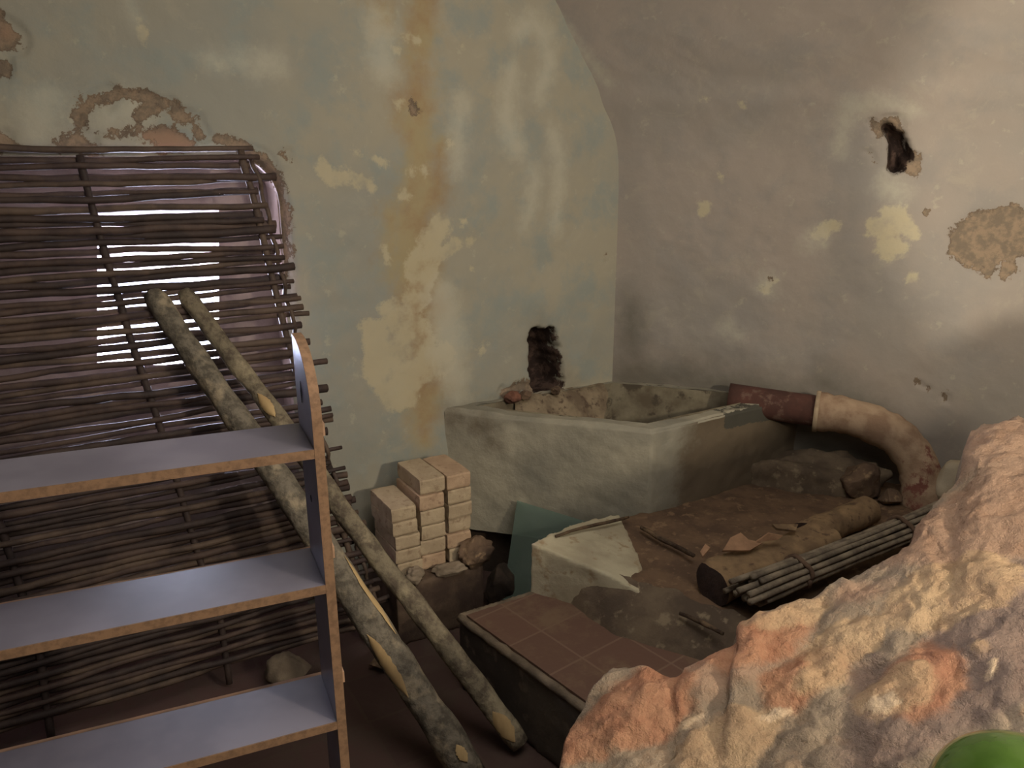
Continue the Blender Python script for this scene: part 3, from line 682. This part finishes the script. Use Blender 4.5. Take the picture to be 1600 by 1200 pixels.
# ------------------------------------------------------------------ glass pane leaning on the basin
f1d = (b_f - b_l).normalized(); F1 = Vector((f1d.x, f1d.y, 0)); N1 = Vector((f1d.y, -f1d.x, 0)); BF = Vector((b_f.x, b_f.y, 0))
pl_p = BF; tl = at_plane(808, 782, BF, N1, .03); tr = at_plane(945, 824, BF, N1, .03)
blp = at_plane(786, 934, BF, N1, .20); blp = at_z(784, 940, .12)
blp = Vector((*at_z(782, 948, .03).xy, .0))
e1 = (tr - tl).normalized(); dn = (blp - tl); brp = blp + (tr - tl) * 1.0; brp.z = 0.0
nrm = e1.cross(dn.normalized()).normalized() * .004
vs = [tl, tr, brp, blp]; vs = vs + [v + nrm for v in vs]
tag(obj('glass_pane', vs, [(0, 1, 2, 3), (7, 6, 5, 4), (0, 4, 5, 1), (1, 5, 6, 2), (2, 6, 7, 3), (3, 7, 4, 0)], M_GLASS, smooth=False), 'greenish glass pane leaning against the basin behind the plaster block', 'glass pane')

# ------------------------------------------------------------------ woven screen
scr = thing('woven_screen', 'tall brown woven wattle screen of horizontal rods leaning over the doorway', 'screen', A(-.9, .36, 0))
ZT = 1.885; ZL = .10
def v_at(z): return .045 + .33 * (ZT - z) / (ZT - ZL)
def skew(z): return .33 * ((ZT - z) / (ZT - ZL)) ** 1.05
edge_px = [(398, 246), (412, 290), (424, 345), (436, 400), (456, 446), (462, 480), (472, 520), (480, 552), (500, 620), (512, 680), (530, 730), (548, 790), (566, 850), (590, 905), (606, 950)]
ez = []
for x, y in edge_px:
    vv = .1
    for _ in range(8): u_, z_ = uvA(x, y, vv); vv = v_at(z_)
    ez.append((z_, u_))
ez = sorted(ez)
def u_edge(z): return float(np.interp(z, [e[0] for e in ez], [e[1] for e in ez]))
stake_px = [[(128, 262), (150, 345), (168, 410), (190, 480), (204, 530), (228, 600), (245, 650), (278, 755), (300, 835), (330, 930), (345, 970)],
            [(378, 250), (394, 300), (408, 360), (422, 420), (434, 470), (446, 520), (458, 560), (475, 640), (500, 720), (525, 800), (552, 880), (572, 940)],
            [(-150, 265), (-110, 400), (-60, 560), (-20, 760), (20, 880), (62, 1020), (75, 1120)]]
stakes = []
for sp in stake_px:
    lst = []
    for x, y in sp:
        vv = .1
        for _ in range(8): u_, z_ = uvA(x, y, vv); vv = v_at(z_)
        lst.append((z_, u_))
    stakes.append(sorted(lst))
def stake_u(k, z): return float(np.interp(z, [e[0] for e in stakes[k]], [e[1] for e in stakes[k]]))
rr_ = random.Random(11); z = ZT; k = 0; rods = []
while z > ZL:
    pos = (ZT - z) / (ZT - ZL)
    r = rr_.uniform(.0098, .0140)
    rods.append((z, r)); z -= rr_.choice([.020, .022, .027, .033]) * (1.0 if pos < .5 else .86)
for k, (z, r) in enumerate(rods):
    ue = u_edge(z) + rr_.uniform(-.03, .035) + (.03 if k % 7 == 3 else 0); ul = -2.02 + rr_.uniform(-.05, .05); n = 44; pts = []; rad = []
    ph = 1 if k % 2 else -1; tilt = rr_.uniform(-.012, .012)
    su = [stake_u(j, z) for j in range(3)]; big = rr_.random() < .5
    if k == 0: tilt = 0
    for i in range(n + 1):
        f = i / n; u = ul + (ue - ul) * f
        wv = 0
        for j, s_ in enumerate(su): wv += math.exp(-((u - s_) / .12) ** 2) * (1 if j % 2 else -1)
        zz = z + tilt * (f - .5) * 2 + .011 * mn.noise(Vector((u * 2.2, k * 5.3, 0))) + .004 * mn.noise(Vector((u * 9, k * 5.3, 3)))
        vv = v_at(z) + ph * .013 * wv + .004 * mn.noise(Vector((u * 3, k * 2.7, 7)))
        pts.append(A(u, vv, zz)); rad.append(r * (1.15 - .35 * (f if big else 1 - f)) * (1 + .12 * mn.noise(Vector((u * 25, k, 1)))))
    m = M_RODS[rr_.choice([0, 0, 1, 1, 2])]
    o = tube('rod', pts, rad, m, scr, sides=7)
for j in range(3):
    pts = []; zt_ = ZT + (-.0 if j else -.02)
    for i in range(41):
        z = zt_ - (zt_ - .03) * i / 40; pts.append(A(stake_u(j, z), v_at(z), z))
    tube('stake', pts, [.0125 + .003 * mn.noise(Vector((i * .5, j, 0))) for i in range(41)], M_RODS[2 if j == 1 else 1], scr, sides=8)
# paired second stake at the right edge
pts = [A(stake_u(1, z) + .035, v_at(z) + .018 * (1 if int(z / .06) % 2 else -1), z) for z in np.linspace(ZT - .03, .1, 60)]
tube('stake', pts, .008, M_RODS[2], scr, sides=7)

# ------------------------------------------------------------------ poles
def pole(top, bot, r0, r1, label, m, seed, scars):
    root = thing('wooden_pole', label, 'pole', bot); n = 60; d = bot - top; pts = []
    for i in range(n + 1):
        f = i / n; w_ = math.sin(math.pi * f)
        pts.append(top + d * f + Vector((.030 * mn.noise(Vector((f * 2.5, seed, 0))), 0, .03 * mn.noise(Vector((f * 2.5, seed, 5))))) * w_)
    rad = [(r0 + (r1 - r0) * i / n) * (1 + .10 * mn.noise(Vector((i * .33, seed, 3)))) for i in range(n + 1)]
    rad[0] *= .8; rad[-1] *= .85
    vs, fs = tube_data(pts, rad, 20, .14, seed); under(obj('trunk', vs, fs, m), root)
    for (f, ang, ln, wd, lift) in scars:     # pale patches of bare wood set into the bark
        i = int(f * n); c0 = pts[i]; ax = (pts[min(i + 1, n)] - pts[i - 1]).normalized(); tocam = (Vector((0, 0, H)) - c0); tocam = (tocam - ax * tocam.dot(ax)).normalized()
        sd_ = ax.cross(tocam); nv = (tocam * math.cos(ang) + sd_ * math.sin(ang)); tv = ax.cross(nv)
        V = []; Fq = []; nu, nvv = 26, 10; R_ = rad[i] * 1.0
        for a_ in range(nu + 1):
            la = (a_ / nu - .5) * ln; j = i + int(round(la / d.length * n)); j = max(1, min(n - 1, j)); cj = c0 + ax * la; fr = (f * n + la / d.length * n); j0 = max(0, min(n - 1, int(fr))); tt = fr - j0
            cj = pts[j0].lerp(pts[j0 + 1], tt); rj = (rad[j0] * (1 - tt) + rad[j0 + 1] * tt)
            wloc = wd * max(0.02, 1 - abs(2 * a_ / nu - 1) ** 2.2) * (1 + .25 * mn.noise(Vector((a_ * .5, seed, f * 9))))
            for b_ in range(nvv + 1):
                g_ = (b_ / nvv - .5) * wloc / rj
                V.append(cj + (nv * math.cos(g_) + tv * math.sin(g_)) * (rj * 1.07 + lift * math.cos((b_ / nvv - .5) * math.pi)))
        for a_ in range(nu):
            for b_ in range(nvv): q = a_ * (nvv + 1) + b_; Fq.append((q, q + 1, q + nvv + 2, q + nvv + 1))
        o = under(obj('bare_patch', V, Fq, M_WOOD), root); o['label'] = 'pale bare wood patch'
    return root
topA = onA(237, 458, .135); botA = Vector((*at_z(738, 1222, 0).xy, .02))
topB = onA(287, 456, .13); botB = Vector((*at_z(812, 1178, 0).xy, .035))
pole(topA, botA, .037, .053, 'thicker bark pole, left of the two poles leaning on the woven screen', M_BARK2, 2.3, [(.77, .60, .24, .040, .002), (.655, -.95, .30, .022, .002), (.955, -.2, .06, .03, .002)])
pole(topB, botB, .029, .037, 'slimmer bark pole, right of the two leaning poles, its foot beside the bench', M_BARK, 8.1, [(.27, .15, .10, .034, .004), (.955, .2, .12, .05, .001)])

# ------------------------------------------------------------------ shelf
sh_dir = Vector((-.905, -.415, 0)).normalized()        # from the right side panel to the left along the boards
a_ = at_z(495, 703, 1.325); sh_dir = (at_z(0, 771, 1.325) - a_).normalized()
bk = Vector((-sh_dir.y, sh_dir.x, 0)); bk = bk if bk.y > 0 else -bk      # backward
D = .175; W = .98; T = .018
sh = thing('shelving_unit', 'open shelving unit with lilac grey boards and orange-brown raw edges at the left front', 'shelf', (a_.x, a_.y, 0))
LEAN = Vector((-.012, 0, 0))
def sp(s, d, z): return Vector((a_.x, a_.y, 0)) + sh_dir * s + bk * d + Vector((0, 0, z)) + LEAN * (z - .9)
def boxpts(s0, s1, d0, d1, z0, z1): return [sp(s0, d0, z0), sp(s1, d0, z0), sp(s1, d1, z0), sp(s0, d1, z0), sp(s0, d0, z1), sp(s1, d0, z1), sp(s1, d1, z1), sp(s0, d1, z1)]
BOXF = [(0, 1, 2, 3)[::-1], (4, 5, 6, 7), (0, 1, 5, 4), (1, 2, 6, 5), (2, 3, 7, 6), (3, 0, 4, 7)]
def shbox(name, a, m, root=sh): return under(obj(name, boxpts(*a), BOXF, m, smooth=False), root)
ztops = [1.325, 1.040, .722, .40, .08]
for zt in ztops:
    o = shbox('board', (0.0, W, .003, D, zt - T, zt), M_LAM)
    e = shbox('edge_strip', (0.0, W, 0, .0029, zt - T, zt), M_EDGE); e.parent = o; e['label'] = 'orange-brown raw board edge'
def side_panel(s0, s1):
    prof_ = [(0, 0), (0, 1.43)]; zt = 1.512
    fr = []
    for k in range(15):
        g = math.pi / 2 * k / 14; fr.append((.003 + (D * .86) * (1 - math.cos(g)) ** 1.0, 1.385 + (zt - 1.385) * math.sin(g)))
    path = [(.003, 0)] + fr + [(D, zt)] ; loop = path + [(D, 0)]
    n = len(loop); vs = [sp(s0, d, z) for d, z in loop] + [sp(s1, d, z) for d, z in loop]
    fs = [tuple(range(n)), tuple(range(n, 2 * n))[::-1]] + [(i, n + i, n + (i + 1) % n, (i + 1) % n) for i in range(n)]
    o = under(obj('side_panel', vs, fs, M_LAM, smooth=False), sh)
    # raw edge strip following the curved front
    vs = []; fs = []
    for (d, z) in path:
        vs += [sp(s0, d, z), sp(s1, d, z)]
    off = []
    for i, (d, z) in enumerate(path):
        j0, j1 = path[max(i - 1, 0)], path[min(i + 1, len(path) - 1)]; tx, tz = j1[0] - j0[0], j1[1] - j0[1]; l = math.hypot(tx, tz); off.append((-tz / l * .0028, tx / l * .0028))
    for (d, z), (od, oz) in zip(path, off): vs += [sp(s0, d + od, z + oz), sp(s1, d + od, z + oz)]
    m_ = len(path)
    for i in range(m_ - 1):
        a0 = i * 2; b0 = 2 * m_ + i * 2
        fs += [(b0, b0 + 2, b0 + 3, b0 + 1), (a0, a0 + 2, b0 + 2, b0), (a0 + 1, b0 + 1, b0 + 3, a0 + 3)]
    e = under(obj('edge_strip', vs, fs, M_EDGE, smooth=False), sh); e.parent = o; e['label'] = 'orange-brown raw edge'
    return o
pr = side_panel(-.0195, -.0005); side_panel(W + .0005, W + .0195)
hx, hz = .095, 1.405
for (hd, hz, r1, r2) in ((.100, 1.412, .0075, .022), (.09, 1.19, .004, .008)):
    vs = [sp(.0002, hd + r1, hz), sp(.0002, hd, hz + r2), sp(.0002, hd - r1, hz), sp(.0002, hd, hz - r2)]; vs += [v + sh_dir * .0012 for v in vs]
    o = under(obj('fixing_hole', vs, [(4, 5, 6, 7), (0, 1, 5, 4), (1, 2, 6, 5), (2, 3, 7, 6), (3, 0, 4, 7)], M_HOLE, smooth=False), sh); o['label'] = 'dark diamond-shaped mark'
M_BAT = simple('pale_batten', (178, 142, 112), (150, 122, 98), 12)
for zt in ztops[:3]: shbox('batten', (-.052, W, D, D + .022, zt - .035, zt - .008), M_BAT)

# pale stone and scraps on the floor behind the shelf
tag(stone('pale_stone', Vector((*at_z(452, 1046, .06).xy, .06)), (.085, .07, .065), M_ROCK2, 41), 'pale stone lying on the floor under the screen, seen between shelf boards', 'stone')
tag(stone('stone_chunk', A(-.42, .55, .03), (.05, .04, .03), M_ROCK, 44), 'small brown stone on the floor at the foot of the screen', 'stone')

# ------------------------------------------------------------------ rubble wall in the foreground
crest = [(842, 1330, .78), (872, 1240, .80), (882, 1190, .82), (902, 1120, .84), (930, 1062, .87), (962, 1038, .89), (1000, 1034, .90), (1040, 1046, .90), (1062, 1052, .90), (1072, 1032, .92), (1105, 1014, .94), (1148, 998, .95), (1156, 965, .98), (1185, 952, .99),
         (1215, 948, .99), (1255, 928, 1.01), (1300, 908, 1.03), (1345, 888, 1.05), (1385, 868, 1.07), (1420, 836, 1.10), (1440, 806, 1.12), (1462, 780, 1.14), (1490, 750, 1.16), (1502, 728, 1.18), (1508, 690, 1.21), (1522, 664, 1.235), (1550, 652, 1.25), (1600, 646, 1.26),
         (1660, 638, 1.27), (1740, 612, 1.30), (1850, 596, 1.36), (1950, 560, 1.43), (2100, 552, 1.46), (2400, 545, 1.5)]
cr = interp([at_z(x, y, z) for x, y, z in crest], 10)
near_px = [(842, 1345, .775), (1000, 1420, .82), (1250, 1420, .90), (1500, 1450, .97), (1720, 1450, 1.02), (2000, 1450, 1.08), (2500, 1450, 1.2)]
nr = interp([at_z(x, y, z) for x, y, z in near_px], 30)
ncol = 300; nrow = 170
def sample(poly, t_):
    seg = [0]
    for a, b in zip(poly[:-1], poly[1:]): seg.append(seg[-1] + (b - a).length)
    x = np.array(t_) * seg[-1]; arr = np.array([list(p) for p in poly]); return np.stack([np.interp(x, seg, arr[:, k]) for k in range(3)], 1)
tt = np.linspace(0, 1, ncol); Cc = sample(cr, tt); Nn = sample(nr, tt)
R = np.linspace(0, 1, nrow)[None, :, None]
G = Cc[:, None, :] * (1 - R) + Nn[:, None, :] * R
flat = G.reshape(-1, 3); rown = np.broadcast_to(R, (ncol, nrow, 1)).reshape(-1)
am = smoothst(rown, 0, .10) * smoothst(1 - rown, 0, .05)
# rounded stones bedded in mortar
rs_ = np.random.RandomState(5)
def bump(px, py, rad, h, z, ang=0, asp=1.0, p=3.0):
    c = at_z(px, py, z); dx = flat[:, 0] - c.x; dy = flat[:, 1] - c.y; ca, sa_ = math.cos(ang), math.sin(ang)
    wob = 1 + .22 * fbm(flat * np.array([1, 1, 1]), 7, 3, int(px))
    d = np.hypot((dx * ca + dy * sa_) / asp, -dx * sa_ + dy * ca) / (rad * wob); return h * np.clip(1 - d ** p, 0, 1), (1 - d) * rad
hsum = .020 * fbm(flat, 5, 3, 1) + .012 * fbm(flat, 15, 4, 4)
rid = 1 - np.abs(fbm(flat * np.array([1, 1.8, 1]), 9, 3, 8)); hsum = hsum + .014 * rid + .014 * fbm(flat, 34, 3, 41)
blobs = {'orange': [], 'rosy': [], 'cream': [], 'purple': [], 'white': []}
defs = [('orange', 1000, 1110, .085, .030, .88, .6, 1.2), ('orange', 925, 1150, .045, .02, .85, .3, 1.3), ('rosy', 1550, 830, .15, .035, 1.13, .2, 1.5), ('rosy', 1580, 700, .12, .02, 1.22, 0, 1.5),
        ('cream', 1285, 1075, .04, .016, .96, .2, 1.3), ('orange', 1258, 1066, .05, .018, .96, .4, 1.6), ('cream', 1400, 1110, .045, .018, .98, .5, 1.5), ('orange', 1440, 1095, .055, .018, 1.0, .8, 1.5),
        ('white', 1372, 1140, .018, .008, .96, 0, 1.2), ('cream', 1520, 1060, .012, .01, 1.02, .9, 1.3), ('white', 1540, 1088, .009, .008, 1.02, .9, 1.8), ('white', 1080, 1145, .012, .007, .88, .1, 2.6), ('white', 1200, 1145, .010, .007, .9, .1, 2.2), ('cream', 1320, 1010, .05, .016, 1.0, .2, 1.8),
        ('orange', 1180, 1010, .06, .014, .96, .2, 1.8), ('orange', 1172, 975, .032, .012, .985, .5, 1.4), ('cream', 1240, 960, .05, .012, 1.0, .3, 1.8), ('cream', 1130, 1190, .05, .012, .87, .3, 1.8), ('cream', 1480, 950, .08, .016, 1.06, .3, 1.5), ('purple', 1560, 1040, .12, .0, 1.04, .6, 1.6), ('purple', 1590, 960, .09, .0, 1.08, .4, 1.6),
        ('rosy', 1130, 1060, .06, .012, .92, .2, 1.8), ('purple', 1350, 1085, .035, -.008, .97, 1.2, 1.4), ('purple', 1430, 1150, .08, .006, .96, .5, 1.6), ('rosy', 1345, 945, .03, -.004, 1.02, .1, 1.8)]
atr = {k: np.full(len(flat), -.5) for k in blobs}
for kind, px, py, rd, hh, zz, ang, asp in defs:
    h_, f_ = bump(px, py, rd, hh, zz, ang, asp, 4.0); hsum = hsum + h_; atr[kind] = np.maximum(atr[kind], f_)
P = flat.copy(); hsum *= .42; P[:, 2] += hsum * am
P[:, 0] += .010 * fbm(flat, 14, 3, 21) * smoothst(rown, 0, .05); P[:, 1] += .010 * fbm(flat, 14, 3, 22) * smoothst(rown, 0, .05)
P[:, 2] -= .015 * (1 - smoothst(rown, 0, .05))
P[:, 2] += .012 * fbm(flat, 26, 3, 30) * (1 - smoothst(rown, 0, .2))
Fg = grid_faces(ncol, nrow, None, True)
# skirt: far face falls to the floor, near face too
extra = []; ef = []; base_n = len(P)
def skirt(idx, out, rev):
    global extra
    n = len(idx); L_ = 26; start = base_n + len(extra)
    for k in range(1, L_ + 1):
        f = k / L_
        for i in idx:
            p = P[i].copy(); q = p + np.array(out) * (.02 * math.sin(min(f * 6, 1.5)) + .05 * f); q[2] = p[2] * (1 - f) ** 1.0
            q[:2] += .02 * np.array([mn.noise(Vector(q) * 7), mn.noise(Vector(q) * 7 + Vector((9, 0, 0)))]) * min(1, f * 8); extra.append(q)
    def vid(k, j): return idx[j] if k == 0 else start + (k - 1) * n + j
    for k in range(L_):
        for j in range(n - 1):
            a, b, c, d = vid(k, j), vid(k, j + 1), vid(k + 1, j + 1), vid(k + 1, j); ef.append((a, b, c, d) if rev else (d, c, b, a))
skirt([i * nrow for i in range(ncol)], (-.55, .8, 0), True)
skirt([i * nrow + nrow - 1 for i in range(ncol)], (.2, -.6, 0), False)
skirt([j for j in range(nrow)], (-.9, -.2, 0), False)
Pall = np.vstack([P, np.array(extra)]); Fall = np.vstack([Fg, np.array(ef)])
ne = len(extra); atr = {k: np.concatenate([v, np.full(ne, -.5)]) for k, v in atr.items()}
t = NT('rubble_masonry'); n5 = t.noise(5, 5, .6); n14 = t.noise(14, 6, .7)
col = t.mix(t.step(n5, .38, .62), L((170, 152, 130)), L((146, 130, 112)))
col = t.mix(t.math('MULTIPLY', t.step(n14, .5, .64), .7), col, L((174, 148, 122)))
col = t.mix(t.math('MULTIPLY', t.step(t.noise(7, 6, .7, dist=.6), .56, .68), .6), col, L((150, 118, 92)))
jg = t.math('MULTIPLY', t.math('SUBTRACT', t.noise(18, 6, .7), .5), .05)
def ly(col, k, c1, c2, s_=.8, e=.008):
    mk = t.step(t.math('ADD', t.attr(k), jg), -e, e); return t.mix(t.math('MULTIPLY', mk, s_), col, t.mix(t.step(n14, .4, .62), L(c1), L(c2)))
col = ly(col, 'purple', (124, 106, 100), (146, 124, 114), .75, .02)
col = ly(col, 'rosy', (180, 146, 122), (160, 126, 104), .7, .02)
col = ly(col, 'orange', (188, 138, 106), (170, 116, 88), .8, .012)
col = ly(col, 'cream', (200, 170, 134), (180, 150, 118), .8, .008)
col = ly(col, 'white', (226, 200, 168), (210, 184, 152), .9, .004)
col = t.mix(t.math('MULTIPLY', t.step(t.noise(48, 4, .7), .64, .72), .5), col, L((120, 88, 70)))
h = t.math('ADD', t.noise(22, 7, .7), t.math('MULTIPLY', t.noise(70, 5, .7), .5))
M_RUB = t.out(col, .95, h, 1.0, .02, .1)
rub = np_mesh('rubble_wall', Pall, Fall, M_RUB, atr)
tag(rub, 'broken rubble masonry wall of orange and cream stones across the lower right foreground', 'wall')

# ------------------------------------------------------------------ green glazed vessel
cx = ray(1590, 1292); c0 = Vector((0, 0, H)) + cx * .93
prof_v = [(.0, .098), (.03, .097), (.055, .088), (.078, .070), (.094, .045), (.101, .015), (.103, -.01), (.098, -.04), (.088, -.07), (.075, -.10), (.065, -.12), (.0, -.12)]
pf = interp([Vector((a, b, 0)) for a, b in prof_v], 4); vs = []; fs = []; NS = 56
for p in pf:
    for k in range(NS): g = 2 * math.pi * k / NS; vs.append(c0 + Vector((max(p.x, .0004) * math.cos(g), max(p.x, .0004) * math.sin(g), p.y)))
for i in range(len(pf) - 1):
    for k in range(NS): fs.append((i * NS + k, (i + 1) * NS + k, (i + 1) * NS + (k + 1) % NS, i * NS + (k + 1) % NS))
tag(obj('glazed_vessel', vs, fs, M_GREEN), 'shiny green glazed round vessel on the rubble wall in the lower right corner', 'vessel')
print('vessel bottom', c0.z - .12, 'brick v0', v0, u0, 'rods', len(rods))
